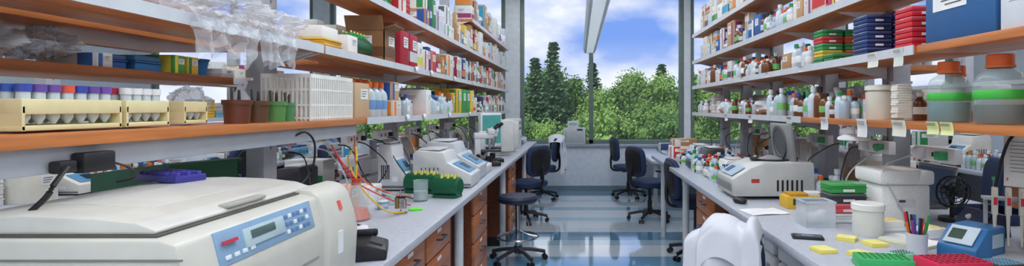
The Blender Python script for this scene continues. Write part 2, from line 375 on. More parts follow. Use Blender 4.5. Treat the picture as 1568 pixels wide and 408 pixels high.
def fill(xc,dx,z,y0,y1,hmax,kinds,seed,s):
    r=random.Random(seed); y=y0
    while True:
        k=r.choice(kinds)
        if k=='carton':
            sy=r.uniform(.09,.22); sx=dx*r.uniform(.75,.98); h=hmax*r.uniform(.35,.95)
            if y+sy>y1: break
            c=r.choice(CART); carton(xc,y+sy/2,z,sx,sy,h,c,r.choice(LAB),s)
            if h<hmax*.6: carton(xc,y+sy/2,z+h+.0015,sx*.88,sy*.85,hmax*.92-h,r.choice(CART),r.choice(LAB),s)
        elif k=='color':
            sy=r.uniform(.07,.17); h=hmax*r.uniform(.4,.85)
            if y+sy>y1: break
            c=r.choice([(170,32,46),(56,130,84),(220,176,60),(45,95,165),(190,74,108),(35,65,120),(235,235,235)]); carton(xc,y+sy/2,z,dx*.85,sy,h,c,r.choice([(240,240,240),(220,220,90),(230,120,60)]),s,name='reagent_kit_box')
        elif k=='bottles':
            rr=r.uniform(.022,.036); n=r.randint(2,4); sy=n*rr*2.15
            if y+sy>y1: break
            b=B('reagent_bottles')
            for i in range(n):
                for j in range(max(1,int(dx*.9/(2.1*rr)))):
                    h=min(hmax*.92,rr*r.uniform(3.6,6)); c=r.choice([ORANGE,RED,BLUE,WHT,WHT,WHT,GREEN,DK])
                    bottle_into(b,s*(dx/2-rr-.005)-s*j*rr*2.1,-sy/2+rr*1.07+i*rr*2.15,0,rr,h,c,label=r.choice([None,M((240,240,238),.5),M((120,190,110),.5),M((200,215,230),.5)]),glass=r.choice([MILK,MILK,M((180,200,208),.12),M((110,64,30),.2),M((165,182,195),.12)]),seg=12)
            b.done((xc,y+sy/2,z))
        elif k=='tips':
            sy=.13
            if y+sy>y1: break
            n=r.randint(1,3); h=min(hmax*.9,n*.065); c=r.choice([(200,30,40),(40,80,170),(40,150,90),(235,200,60),(235,235,235),(120,190,220)])
            tiprack(xc,y+sy/2,z,min(.12,dx*.9),.12,h,n,[c])
        elif k=='tubes':
            sy=.16
            if y+sy>y1 or hmax<.12: break
            tuberack(xc,y+sy/2,z,4,3,[r.choice([(40,90,175),(205,35,45),(235,140,50),(240,240,240),(240,120,150)])]*2,M(r.choice([(240,240,235),(230,215,150),(90,170,200)]),.6))
        elif k=='jar':
            rr=r.uniform(.03,.055); sy=rr*2.1
            if y+sy>y1: break
            jar(xc,y+sy/2,z,rr,min(hmax*.9,rr*r.uniform(2,3.2)),r.choice([(228,230,228),(215,220,224),(200,212,224)]),r.choice([(240,240,238),(205,40,50),(60,100,180),(240,240,240)]))
        elif k=='binders':
            sy=r.uniform(.2,.35)
            if y+sy>y1: break
            binders(xc,y+sy/2,z,dx*.85,sy,hmax*.85,r,s)
        elif k=='bag':
            sy=r.uniform(.18,.28)
            if y+sy>y1: break
            crumple('plastic_bag',xc,y+sy/2,z,dx*.8,sy*.9,hmax*.6,seed+y,M((215,224,232),.2),3)
        elif k=='inst':
            sy=r.uniform(.2,.34)
            if y+sy>y1: break
            instrument(xc,y+sy/2,z,dx*.85,sy,hmax*r.uniform(.5,.9),s,r.choice([(205,206,206),(222,220,212),(190,196,204),(60,62,68),(228,229,231)]))
        elif k=='low':
            sy=.12
            if y+sy>y1: break
            b=B('petri_dish_stack'); n=r.randint(2,7)
            for i in range(n): b.lathe([(0,i*.014),(.045,i*.014),(.045,i*.014+.012),(.043,i*.014+.013),(0,i*.014+.013)],M((222,228,234),.15),0,0,0,16)
            b.done((xc+r.uniform(-.2,.2)*dx,y+sy/2,z))
        y+=sy+r.uniform(.004,.02)
# ---------------------------------------------------------------- LEFT row shelf fills
fill(-1.335,.24,1.44,3.75,4.25,.28,['bottles','jar'],3,1)
fill(-1.335,.24,1.44,4.3,5.3,.27,['bottles','jar','color','tips'],5,1)
for i,(y,c) in enumerate([(5.42,(235,190,50)),(5.64,(60,150,80)),(5.84,(60,150,80)),(6.05,(235,190,50))]): carton(-1.335,y,1.44,.24,.18,.25,c,(60,150,90) if i%2==0 else (240,200,60),1,name='reagent_kit_box')
fill(-1.335,.24,1.44,6.2,9.05,.28,['color','carton','binders','bottles'],8,1)
fill(-1.335,.24,1.79,4.05,5.3,.27,['color','color','carton'],11,1)
for y,c in [(3.7,(170,25,50)),(3.9,(175,30,55))]: carton(-1.335,y,1.79,.25,.18,.24,c,(215,215,215),1,name='reagent_kit_box')
fill(-1.335,.24,1.79,5.35,9.05,.29,['color','carton','carton','binders'],12,1)
fill(-1.335,.25,2.15,2.9,4.2,.3,['carton','tips'],14,1)
fill(-1.335,.25,2.15,4.25,9.05,.32,['carton','carton','color','carton'],15,1)
fill(-1.335,.25,2.5,6.1,9.05,.35,['carton','carton','bag'],16,1)
fill(-1.73,.28,1.44,3.3,9.0,.28,['bottles','carton','tips','jar'],17,-1)
fill(-1.73,.28,1.79,3.3,9.0,.28,['carton','color'],18,-1)
tiprack(-1.70,2.03,ZB,.13,.13,.062,1,[(45,120,185)]); tiprack(-1.70,1.89,ZB,.12,.1,.055,1,[(40,100,180)])
carton(-1.70,2.15,ZB,.18,.06,.075,(90,170,80),(240,230,90)); carton(-1.70,2.225,ZB,.18,.06,.075,(235,200,70),(60,140,90))
b=B('plastic_tub'); b.lathe([(0,.004),(.04,0),(.052,.07),(.056,.07),(.056,.076),(.048,.076),(.036,.01),(0,.01)],M((40,120,190),.35)); b.done((-1.68,2.33,ZB))
CB=M((226,234,240),.1,alpha=.5,name='clear_bag')
crumple('plastic_bag',-1.72,1.52,ZB,.22,.15,.11,4,CB,5,.5); crumple('plastic_bag',-1.72,1.70,ZB,.22,.14,.11,9,CB,5,.5)
carton(-1.70,1.80,ZB,.2,.06,.05,(235,235,235),(60,110,180)); carton(-1.70,2.43,ZB,.2,.08,.04,(240,240,240),(220,220,220))
BAG=M((236,241,246),.08,alpha=.33,name='polythene_bag')
for i,(y,sx,sy,sz,x) in enumerate([(1.50,.26,.26,.15,-1.33),(1.76,.28,.26,.17,-1.33),(2.02,.26,.26,.15,-1.33),(2.3,.26,.24,.11,-1.33)]): crumple('plastic_bag',x,y,1.7945,sx*1.05,sy,sz,20+i*3,BAG,5,.6)
def hang(u,v,yc=1.9,w=.5,l0=.12):
    yy=yc+(u-.5)*w*(1-.3*v); l=l0*v*(1+.7*noise.noise(Vector((u*5,2,yc))))
    x=-1.25+.07*min(1,v*4) if v<.25 else -1.18
    return (x+.03*noise.noise(Vector((u*9,v*5,1))),yy+.02*noise.noise(Vector((u*7,v*7,5))),1.803-l*max(0,v-.2)*1.25+.02*noise.noise(Vector((u*14,v*12,9)))+.012)
b=B('plastic_bag'); b.sheet(lambda u,v:hang(u,v,1.80,.42,.15),40,18,BAG); b.sheet(lambda u,v:hang(u,v,2.1,.3,.14),30,14,BAG); b.done(flat=True)
tiprack(-1.33,2.66,1.79,.22,.2,.05,2,[(235,190,60)],name='tube_rack_stack'); b=B('styrofoam_tube_rack'); b.box(0,0,.03,.2,.17,.06,STYRO,.006)
for i in range(5):
    for j in range(4): b.cyl(-.08+i*.04,-.06+j*.04,.058,.012,.003,M((170,170,170),.8),seg=10)
b.done((-1.34,2.66,1.8405))
carton(-1.34,2.9,1.79,.22,.12,.1,(240,240,238),(200,150,90)); carton(-1.34,3.44,1.79,.24,.2,.2,(150,106,70),(110,74,48),openf=True)
def greenrack(x,y,z,L=.3,rz=0,tipc=(40,170,90)):
    b=B('conical_tube_rotator'); 
    b.lathe([(0,-L/2),(.05,-L/2),(.062,-L/2+.01),(.062,L/2-.01),(.05,L/2),(0,L/2)],DGREEN,0,0,.07,22,rot=(pi/2,0,0))
    b.box(0,0,.01,.1,L*.9,.02,DGREEN,.004)
    for i in range(int((L-.03)/.045)):
        yy=-L/2+.03+i*.045
        for xx in(-.02,.025):
            b.cyl(xx,yy,.12,.010,.02,M(tipc,.35),seg=10); b.cyl(xx,yy,.14,.006,.012,M((235,225,120),.4),seg=8)
    return b.done((x,y,z),rz)
greenrack(-1.33,3.15,1.79,.26)
FOAM=M((228,218,168),.75,name='foam_rack')
tuberack(-1.30,1.335,1.44,7,2,[(50,90,180),(60,80,170),(50,90,180),(110,80,160),(60,90,180),(120,80,165),(235,110,60),(225,90,70)],FOAM,p=.035)
tuberack(-1.30,1.56,1.44,4,2,[(190,40,80),(235,235,235),(190,45,90),(240,240,240)],FOAM,p=.034)
tuberack(-1.40,1.345,1.44,6,1,[(110,90,170),(40,60,150)],M((235,235,230),.7),p=.036)
tuberack(-1.33,1.80,1.44,3,2,[(240,225,160)],FOAM,h=.08,p=.03)
crumple('plastic_bag',-1.41,1.69,1.44,.1,.12,.1,33,CB,4); crumple('plastic_bag',-1.41,1.93,1.44,.1,.16,.13,36,CB,5)
def pot(x,y,z,r,h,c):
    b=B('plastic_beaker'); m=M(c,.35); b.lathe([(0,0),(r*.85,0),(r*.95,h*.8),(r*1.03,h*.8),(r*1.05,h),(r*.92,h),(r*.8,.01),(0,.01)],m,0,0,0,22)
    for i in range(3): b.cyl(r*.3*cos(i*2.1),r*.3*sin(i*2.1),.01,.0045,h+.02+.008*i,M((70,62,48),.5),seg=8,rot=(.1*cos(i),.1*sin(i*2),0))
    return b.done((x,y,z))
pot(-1.27,1.98,1.44,.048,.088,(104,56,38)); pot(-1.27,2.1,1.44,.045,.085,(96,66,44)); pot(-1.27,2.225,1.44,.045,.085,(90,140,75)); pot(-1.27,2.325,1.44,.028,.08,(80,140,85))
b=B('spray_bottle'); b.lathe([(0,0),(.034,0),(.036,.01),(.036,.1),(.014,.135),(.014,.155),(0,.155)],MILK); b.box(0,0,.17,.05,.022,.03,WHT,.006); b.box(.036,0,.178,.03,.012,.012,WHT,.003); b.box(.02,0,.15,.008,.012,.04,WHT,.002,rot=(0,.4,0)); b.done((-1.41,2.22,1.44))
def basket(x,y,z,sx,sy,h):
    b=B('plastic_basket'); m=M((238,236,230),.45); b.box(0,0,.004,sx*.94,sy*.96,.008,m,.002)
    for zz in(.012,h*.33,h*.66,h-.01):
        t=.018 if zz>h-.02 else .009
        for q in(-1,1): b.box(q*sx/2,0,zz,.006,sy,t,m); b.box(0,q*sy/2,zz,sx,.006,t,m)
    n=int(sy/.02)
    for i in range(n+1):
        for q in(-1,1): b.box(q*sx/2,-sy/2+i*sy/n,h/2,.005,.009,h,m)
    n=int(sx/.02)
    for i in range(n+1):
        for q in(-1,1): b.box(-sx/2+i*sx/n,q*sy/2,h/2,.009,.005,h,m)
    for i in range(5): b.box(0,-sy*.4+i*sy*.19,.07,sx*.7,sy*.17,.12,M([(200,200,200),(190,196,202),(215,210,200),(205,205,208),(210,210,210)][i],.6),.004)
    return b.done((x,y,z))
basket(-1.33,2.64,1.44,.22,.44,.215)
carton(-1.33,3.05,1.44,.18,.2,.2,(200,172,136),(180,150,112),1,name='paper_bag')
b=B('reagent_bottles')
for x,y in[(-.06,-.1),(-.06,.0),(-.06,.1),(.04,-.1),(.04,0),(.04,.1)]: bottle_into(b,x,y,0,.043,.22 if x>0 else .24,ORANGE,M((185,200,212),.2),.5,M((110,150,200),.5),glass=M((190,205,212),.12))
b.done((-1.33,3.36,1.44))
fill(-1.335,.24,1.44,3.52,3.74,.25,['carton'],44,1)
# ---------------------------------------------------------------- big centrifuge
b=B('benchtop_centrifuge')
y0,y1=-.385,.385
LID=M((212,210,202),.34,name='centrifuge_lid')
b.prism([(.0,.03),(.0,.20),(-.006,.222),(-.026,.302),(-.06,.312),(-.62,.312),(-.66,.30),(-.67,.03)],'y',y0,y1,CREAM,.010)
b.prism([(.016,.02),(.024,.17),(.012,.23),(-.012,.30),(-.04,.325),(-.10,.330),(-.10,.02)],'y',.185,.392,CREAM,.022)
b.prism([(-.09,.316),(-.09,.326),(-.13,.340),(-.22,.350),(-.36,.355),(-.50,.350),(-.58,.340),(-.61,.328),(-.61,.316)],'y',y0+.03,y1-.11,LID,.010)
b.box(-.35,-.04,.3135,.545,.65,.006,M((88,86,80),.6))
b.prism([(-.2,.350),(-.36,.359),(-.5,.352),(-.5,.34),(-.2,.34)],'y',y0+.16,y1-.28,LID,.006)
b.box(-.10,-.05,.333,.03,.16,.010,M((180,178,170),.4),.004)
ang=math.atan2(.02,.08)
b.box(-.0155,-.07,.262,.005,.42,.080,M((136,168,198),.35),.002,rot=(0,-ang,0))
b.box(-.0125,-.10,.266,.005,.17,.045,M((182,204,210),.2),.001,rot=(0,-ang,0))
b.box(-.0115,-.11,.271,.005,.10,.02,M((84,104,104),.2),.001,rot=(0,-ang,0))
for i in range(6):
    for j in range(3): b.box(-.0085-j*.0048,.0+i*.021,.240+j*.02,.006,.014,.011,M((96,128,172),.4) if (i+j)%3 else M((230,235,240),.4),.001,rot=(0,-ang,0))
for i in range(4): b.box(-.008,-.25+i*.03,.240,.006,.018,.010,M((225,232,238),.4),.001,rot=(0,-ang,0))
b.box(-.010,-.24,.275,.005,.05,.008,M((200,60,80),.4),rot=(0,-ang,0))
b.box(.0225,.25,.15,.004,.03,.07,M((235,238,240),.4)); b.box(.004,.285,.262,.004,.016,.03,M((235,90,80),.4),rot=(0,-.33,0))
b.box(.001,-.10,.13,.004,.5,.006,M((150,148,142),.5)); b.box(.001,-.10,.10,.004,.12,.02,M((120,122,126),.5))
for i in range(7):
    for j in range(6): b.box(-.33-i*.013,y0-.001,.17-j*.013,.009,.004,.008,M((50,50,52),.6))
b.prism([(-.065,.195),(-.045,.195),(-.055,.212)],'y',y0-.003,y0-.0,M((235,170,40),.5))
b.box(-.33,y0-.0015,.272,.64,.003,.004,M((130,128,122),.5))
for x in(-.06,-.6):
    for y in(-.33,.33): b.cyl(x,y,0,.025,.035,DK,seg=12)
b.done((-.785,1.455,.92))
b=B('microtube_rack'); b.box(0,0,.011,.09,.2,.02,M((60,60,150),.4),.003)
for i in range(8):
    for j in range(3): b.cyl(-.03+j*.03,-.085+i*.024,.02,.008,.01,M((80,70,170),.4),seg=8)
b.done((-1.27,1.655,1.273),1.2)
b=B('storage_bin'); m=M((20,85,55),.45)
b.prism([(-.24,0),(.24,0),(.24,.30),(-.24,.36)],'x',-.15,-.143,m); b.prism([(-.24,0),(.24,0),(.24,.30),(-.24,.36)],'x',.143,.15,m)
b.box(0,-.236,.18,.3,.008,.36,m); b.box(0,.236,.15,.3,.008,.3,m); b.box(0,0,.005,.3,.48,.01,m); b.box(0,-.25,.352,.3,.03,.012,m)
b.done((-1.78,2.3,.92),1.2)
# ---------------------------------------------------------------- LEFT bench items
b=B('label_printer'); b.prism([(-.11,0),(.11,0),(.11,.04),(.04,.065),(-.11,.065)],'y',-.09,.09,DK,.008); b.box(-.06,0,.075,.03,.14,.03,DK,.008); b.box(.0,.07,.075,.14,.02,.03,DK,.008); b.box(.07,0,.057,.05,.1,.008,M((60,62,70),.3),rot=(0,.35,0)); b.done((-.86,2.07,.92),.3)
b=B('paper_towel'); b.sheet(lambda u,v:(.3*(u-.5),.36*(v-.5),.008+.022*abs(noise.noise(Vector((u*5,v*5,3))))),24,24,M((232,232,236),.9)); b.done((-1.1,2.35,.92),.3)
b=B('erlenmeyer_flask'); b.lathe([(0,0),(.07,0),(.075,.01),(.03,.13),(.025,.19),(.03,.195)],GLASS,0,0,0,22); b.lathe([(0,.004),(.068,.004),(.07,.012),(.05,.06),(0,.06)],M((225,80,30),.2)); b.cyl(0,0,.18,.022,.03,M((200,60,40),.5)); b.done((-1.15,2.75,.92))
b=B('rubber_tubing')
b.tube([(-1.15,2.75,1.12),(-1.16,2.78,1.24),(-1.22,2.9,1.28),(-1.3,3.0,1.2),(-1.2,2.95,1.05),(-1.02,2.8,.96),(-.95,2.9,.93)],.0045,M((230,190,50),.4)); b.done()
b=B('rubber_tubing'); b.tube([(-1.14,2.74,1.12),(-1.2,2.7,1.22),(-1.3,2.8,1.3),(-1.28,3.0,1.1),(-1.1,3.05,.98),(-.98,3.1,.93)],.004,RED); b.done()
b=B('rubber_tubing'); b.tube([(-1.35,3.2,1.35),(-1.3,3.15,1.1),(-1.15,3.2,.99),(-1.05,3.3,.95),(-1.1,3.45,.93)],.004,ORANGE); b.done()
carton(-1.35,3.0,.92,.16,.16,.14,(236,190,168),(225,225,225),name='tissue_box'); carton(-1.32,3.28,.92,.14,.2,.1,(235,236,238),(120,160,200))
b=B('tube_stand'); b.cyl(0,0,0,.035,.008,STEEL); b.cyl(0,0,.008,.005,.12,STEEL,seg=8); b.box(0,0,.09,.05,.012,.012,DK); b.cyl(.02,0,.03,.012,.05,STEEL); b.cyl(-.02,0,.03,.012,.06,M((160,140,90),.3,1)); b.done((-.97,2.9,.92))
greenrack(-1.06,3.62,.92,.24,1.35,(235,225,110)); greenrack(-.85,3.44,.92,.18,1.35,(235,225,110))
beaker(-.98,3.30,.92,.045,.125,M((200,208,212),.3)); beaker(-1.12,3.18,.92,.03,.06); jar(-1.12,3.04,.92,.03,.05,(120,170,210))
b=B('green_sticker_pad'); b.box(0,0,.005,.07,.05,.01,M((90,220,60),.6),.001); b.box(0,0,.011,.068,.048,.002,M((130,235,90),.6)); b.done((-.92,3.0,.92),.4)
instrument(-.98,3.98,.92,.42,.34,.27,1); instrument(-1.0,4.38,.92,.42,.36,.31,1,(195,200,205)); instrument(-1.3,3.8,.92,.18,.24,.33,1,(215,216,218),name='power_supply')
instrument(-1.0,4.75,.92,.4,.28,.2,1,(220,220,215))
def microscope(x,y,z,rz):
    b=B('microscope'); w=M((215,216,218),.35)
    b.box(0,.02,.02,.18,.26,.04,DK,.01); b.box(0,.11,.16,.06,.06,.28,w,.012); b.box(0,0,.15,.16,.15,.015,DK,.003); b.box(0,.05,.30,.08,.2,.06,w,.015)
    b.cyl(0,-.01,.21,.03,.06,STEEL); b.cyl(.01,-.01,.165,.01,.05,STEEL); b.cyl(-.02,-.01,.175,.01,.05,STEEL); b.cyl(0,0,.045,.03,.05,DK)
    b.box(0,-.02,.34,.1,.08,.06,w,.015)
    for q in(-1,1): b.cyl(q*.03,-.04,.35,.014,.09,DK,rot=(.8,0,0)); b.cyl(q*.045-.012,.11,.1,.022,.03,DK,rot=(0,pi/2,0))
    return b.done((x,y,z),rz)
microscope(-.90,5.3,.92,1.9); microscope(-.92,5.66,.92,1.9)
def monitor(x,y,z,rz,w=.38,h=.3,col=WHT,scr=None):
    b=B('computer_monitor'); b.cyl(0,0,0,.1,.015,col,seg=24); b.box(0,0.02,.09,.05,.03,.16,col,.005); b.box(0,0,.14+h/2,w,.05,h,col,.01); b.box(0,-.026,.145+h/2,w*.88,.004,h*.84,scr); b.box(0,.04,.14+h/2,w*.6,.05,h*.6,col,.015)
    return b.done((x,y,z),rz)
monitor(-1.0,5.98,.92,1.0,.34,.38,scr=M((70,140,135),.2,emit=.3))
def crt(x,y,z,rz,w=.36,h=.34):
    b=B('crt_monitor'); c=M((216,216,212),.45); b.box(0,.0,.03,.22,.22,.04,c,.008); b.box(0,0,.012,.26,.24,.02,c,.006)
    b.box(0,-.1,.05+h/2,w,.16,h,c,.02); b.prism([(-.02,.07),(.24,.1),(.24,h-.03),(-.02,h+.03)],'x',-w*.4,w*.4,c,.01); b.box(0,-.181,.06+h/2,w*.8,.006,h*.72,M((60,75,85),.12),.002)
    return b.done((x,y,z),rz)
crt(-1.0,6.5,.92,1.85,.38,.38); crt(-1.0,7.05,.92,1.85)
b=B('desktop_computer'); b.box(0,0,.21,.2,.42,.42,M((225,225,222),.5),.008); b.box(.101,0,.36,.004,.3,.05,M((150,150,150),.5)); b.box(.101,0,.28,.004,.3,.03,M((90,90,95),.5)); b.cyl(.1,.1,.16,.012,.006,GREEN,rot=(0,pi/2,0)); b.done((-.95,7.65,.92))
fill(-1.05,.4,.92,8.0,9.0,.3,['inst','carton'],60,1)
fill(-1.33,.2,.92,3.98,4.25,.3,['bottles','jar'],61,1)
fill(-1.38,.12,.92,4.4,5.8,.3,['bottles','jar','tips'],62,1)
fill(-1.95,.35,.92,2.75,9.0,.32,['inst','bottles','carton','jar','tips','tubes'],63,-1)
fill(-1.95,.35,.92,1.0,1.9,.18,['inst','jar','tips'],64,-1)
fill(-3.45,.4,.92,1.2,8.5,.3,['inst','bottles','carton','jar','tips','tubes','inst','low'],65,1)
fill(-4.25,.4,.92,1.2,8.5,.35,['inst','bottles','carton','jar'],66,1)
fill(-3.67,.28,1.4,1.2,8.4,.2,['bottles','carton','color','tips','bag','jar'],67,1)
fill(-3.67,.28,1.75,4.6,8.4,.22,['carton','bag'],68,1)
# ---------------------------------------------------------------- cables / outlets
b=B('power_adapter'); b.box(0,0,0,.035,.09,.05,DK,.006); b.box(0,-.08,-.005,.03,.045,.03,DK,.006); b.done((-1.21,1.33,1.365))
b=B('power_cable'); b.tube([(-1.2,1.25,1.36),(-1.17,1.19,1.33),(-1.19,1.18,1.29),(-1.27,1.16,1.22),(-1.40,1.10,1.15),(-1.47,1.03,1.0)],.006,DK); b.done()
b=B('power_cable'); b.tube([(-1.2,1.37,1.36),(-1.2,1.42,1.34),(-1.22,1.47,1.31),(-1.3,1.5,1.29)],.003,DK); b.done()
b=B('power_cable'); b.tube([(-1.24,2.3,1.37),(-1.21,2.36,1.39),(-1.2,2.42,1.33),(-1.23,2.44,1.2),(-1.3,2.35,1.08),(-1.35,2.3,.93)],.005,DK); b.done()
rc=random.Random(21)
for i in range(16):
    y=2.6+i*.27; x0=-1.42; c=rc.choice([DK,DK,DK,M((200,200,205),.4),M((60,90,150),.4)]); dy=rc.uniform(-.25,.25)
    b=B('power_cable'); b.tube([(x0,y,1.28),(x0+.07,y+.02,1.25),(x0+rc.uniform(.08,.2),y+dy*.4,rc.uniform(1.05,1.15)),(x0+rc.uniform(.05,.25),y+dy*.8,.98),(x0+rc.uniform(.1,.4),y+dy,.926)],.004,c,n=5); b.done()
for i in range(14):
    y=2.6+i*.26; x0=1.65; c=rc.choice([DK,DK,DK,M((200,200,205),.4)]); dy=rc.uniform(-.2,.2)
    b=B('power_cable'); b.tube([(x0,y,1.27),(x0-.06,y+.02,1.25),(x0-rc.uniform(.1,.2),y+dy*.4,rc.uniform(1.08,1.2)),(x0-rc.uniform(.03,.2),y+dy*.8,.99),(x0-rc.uniform(.0,.1),y+dy,.926)],.004,c,n=5); b.done()
b=B('power_cable'); b.tube([(1.66,2.0,1.42),(1.62,2.02,1.36),(1.60,2.05,1.2),(1.63,2.1,1.08),(1.60,2.2,.96),(1.55,2.25,.93)],.006,DK); b.done()
for k,y in enumerate([3.4,3.9,4.6,5.2,5.9]):
    b=B('power_outlet_strip'); b.box(0,0,0,.04,.28,.07,WHT,.006)
    for q in(-.08,0,.08): b.box(.021,q,0,.004,.05,.045,M((225,225,225),.4)); b.box(.024,q,0,.003,.012,.02,DK)
    b.box(.035,.08,0,.03,.03,.03,DK,.003); b.done((-1.44,y,1.30))
    b=B('power_outlet_strip'); b.box(0,0,0,.04,.28,.07,WHT,.006)
    for q in(-.08,0,.08): b.box(-.021,q,0,.004,.05,.045,M((225,225,225),.4)); b.box(-.024,q,0,.003,.012,.02,DK)
    b.box(-.04,-.08,0,.04,.04,.04,M((60,160,100),.4),.005); b.box(-.04,.08,0,.04,.04,.05,WHT,.005); b.done((1.68,y-.9,1.28))
# ---------------------------------------------------------------- RIGHT shelves
def bigbottle(x,y,z,r,h,liq,lev):
    b=B('glass_media_bottle'); bottle_into(b,0,0,0,r,h,ORANGE,liq,lev,None,GLASS,26)
    b.lathe([(r*1.01,h*.36),(r*1.02,h*.365),(r*1.02,h*.48),(r*1.01,h*.485)],M((70,190,70),.5),0,0,0,26); b.lathe([(r*.5,h*.8),(r*.56,h*.81),(r*.56,h*.84),(r*.5,h*.845)],M((230,120,60),.4))
    return b.done((x,y,z))
bigbottle(1.49,2.15,1.44,.074,.245,M((100,140,150),.15),.33); bigbottle(1.5,1.9,1.44,.08,.25,M((84,80,74),.2),.28); bigbottle(1.63,2.3,1.44,.06,.24,M((130,84,56),.2),.2); bigbottle(1.6,1.71,1.44,.08,.25,M((130,145,145),.2),.3)
b=B('plastic_jar'); b.lathe([(0,0),(.072,0),(.076,.01),(.08,.135),(.07,.14),(.07,.15),(.06,.165),(0,.165)],M((220,216,200),.4),seg=26); b.lathe([(.07,.145),(.083,.145),(.083,.165),(.07,.17),(0,.17)],M((232,230,218),.4),seg=26); b.done((1.5,2.63,1.44))
b=B('reagent_bottles'); bottle_into(b,0,0,0,.028,.13,WHT,None,.5,M((235,235,230),.5),M((110,60,30),.25)); bottle_into(b,.0,.07,0,.028,.12,WHT,None,.5,M((235,235,230),.5),MILK); b.done((1.56,2.44,1.44))
fill(1.53,.26,1.44,2.74,3.7,.20,['bottles','jar','bottles'],71,-1); fill(1.53,.26,1.44,3.75,6.4,.22,['bottles','bottles','jar','tips','bag'],72,-1)
fill(1.95,.24,1.44,1.5,6.4,.22,['bottles','carton','jar'],73,1)
carton(1.53,1.96,Z2,.28,.36,.22,(40,92,145),(215,228,240),-1,name='reagent_kit_box'); carton(1.53,1.64,Z2,.28,.24,.17,(215,220,226),(60,80,110),-1,name='reagent_kit_box')
tiprack(1.47,2.32,Z2,.13,.13,.18,4,[(215,40,55)]); tiprack(1.6,2.45,Z2,.12,.12,.2,4,[(215,50,60)]); tiprack(1.46,2.66,Z2,.13,.14,.2,5,[(35,60,120)]); tiprack(1.59,2.66,Z2,.12,.14,.22,5,[(40,60,130)])
tiprack(1.47,3.02,Z2,.13,.12,.05,1,[(40,130,70)]); tiprack(1.47,3.15,Z2,.13,.12,.2,5,[(40,150,80),(235,200,60),(60,160,90),(215,60,60)]); tiprack(1.6,3.15,Z2,.12,.13,.2,5,[(60,160,90),(230,100,60)])
fill(1.53,.26,Z2,3.28,4.0,.18,['carton','jar','bottles'],74,-1); fill(1.53,.26,Z2,4.02,5.0,.2,['bottles','bottles'],76,-1); fill(1.53,.26,Z2,5.0,6.4,.22,['color','carton','bottles'],77,-1)
fill(1.53,.26,2.06,2.3,6.4,.27,['carton','carton','color','bottles'],78,-1); fill(1.53,.26,2.38,3.2,6.4,.32,['carton'],79,-1)
fill(1.95,.24,1.74,3.1,6.4,.24,['carton','bottles'],80,1)
# ---------------------------------------------------------------- RIGHT bench items
b=B('microcentrifuge'); g=M((196,198,196),.4); gd=M((140,142,142),.45)
b.prism([(-.26,.02),(-.265,.13),(-.15,.2),(-.06,.235),(.25,.235),(.26,.02)],'y',-.19,.19,g,.014)
b.box(-.262,0,.075,.004,.34,.05,gd,.001); b.box(-.21,0,.172,.10,.26,.004,M((170,190,205),.3),rot=(0,-.54,0)); b.box(-.21,.05,.175,.06,.08,.004,M((50,70,80),.2),rot=(0,-.54,0))
b.lathe([(0,.238),(.13,.238),(.13,.244),(.11,.244),(.0,.240)],DK,.04,0,0,28); b.lathe([(0,.24),(.08,.242),(.06,.25),(.02,.265),(0,.265)],gd,.04,0,0,24)
b.box(.13,.02,.35,.035,.34,.25,gd,.014,rot=(0,-.12,0)); b.lathe([(0,0),(.11,0),(.11,.008),(.09,.008),(.085,.003),(0,.003)],M((90,92,95),.4),.11,.02,.35,26,rot=(0,-pi/2-.12,0)); b.box(.16,-.1,.24,.03,.03,.04,DK); b.box(.16,.1,.24,.03,.03,.04,DK)
for i in range(6): b.box(.02+i*.03,-.191,.09,.012,.004,.07,DK)
b.box(-.12,-.191,.12,.05,.003,.025,M((190,60,60),.4))
for x in(-.2,.2):
    for y in(-.15,.15): b.cyl(x,y,0,.018,.025,DK,seg=10)
b.done((1.22,3.52,.92))
b=B('cardboard_box'); m=M((226,180,56),.6); b.box(0,0,.035,.23,.12,.07,m,.003); b.box(0,-.061,.04,.16,.002,.035,M((60,60,60),.5)); b.box(-.04,0,.078,.1,.1,.015,M((200,150,40),.6),.002); b.box(.06,0,.08,.08,.08,.02,WHT,.002); b.done((1.30,3.1,.92))
b=B('storage_container'); b.box(0,0,.004,.14,.12,.008,PLASTIC)
for q in(-1,1): b.box(q*.07,0,.06,.003,.12,.12,PLASTIC); b.box(0,q*.06,.06,.14,.003,.12,PLASTIC)
b.box(0,-.06,.122,.15,.008,.008,MILK); b.box(0,.06,.122,.15,.008,.008,MILK); b.box(-.071,0,.122,.008,.12,.008,MILK); b.box(.071,0,.122,.008,.12,.008,MILK)
for k in range(5): b.pillow(-.04+.02*k,.02*(-1)**k,.03+.006*k,.05,.05,.04,M((226,228,230),.5),.8)
b.done((1.16,2.62,.92))
tiprack(1.345,2.72,.92,.19,.13,.2,4,[(235,236,238),(235,90,100),(60,65,70),(50,160,70)],name='tube_rack_stack')
b=B('styrofoam_box'); b.box(0,0,.10,.24,.22,.2,STYRO,.012); b.box(0,0,.235,.27,.25,.07,STYRO,.015); b.box(0,-.111,.11,.09,.002,.04,M((215,216,220),.6)); b.box(-.02,-.1125,.12,.03,.001,.012,M((70,70,80),.6)); b.done((1.60,2.72,.92))
b=B('plastic_jar'); b.lathe([(0,0),(.06,0),(.064,.008),(.064,.12),(0,.12)],M((228,228,222),.45),seg=26); b.lathe([(.064,.115),(.07,.118),(.07,.142),(.066,.146),(0,.147)],M((234,234,230),.4),seg=26); b.done((1.31,2.42,.92))
b=B('smartphone'); b.box(0,0,.006,.07,.13,.012,DK,.004); b.box(0,0,.0125,.06,.11,.001,M((35,40,50),.1)); b.box(0,0,.0135,.03,.05,.0006,M((110,130,150),.2)); b.done((1.01,2.36,.92),1.3)
NOTE=M((236,222,110),.7)
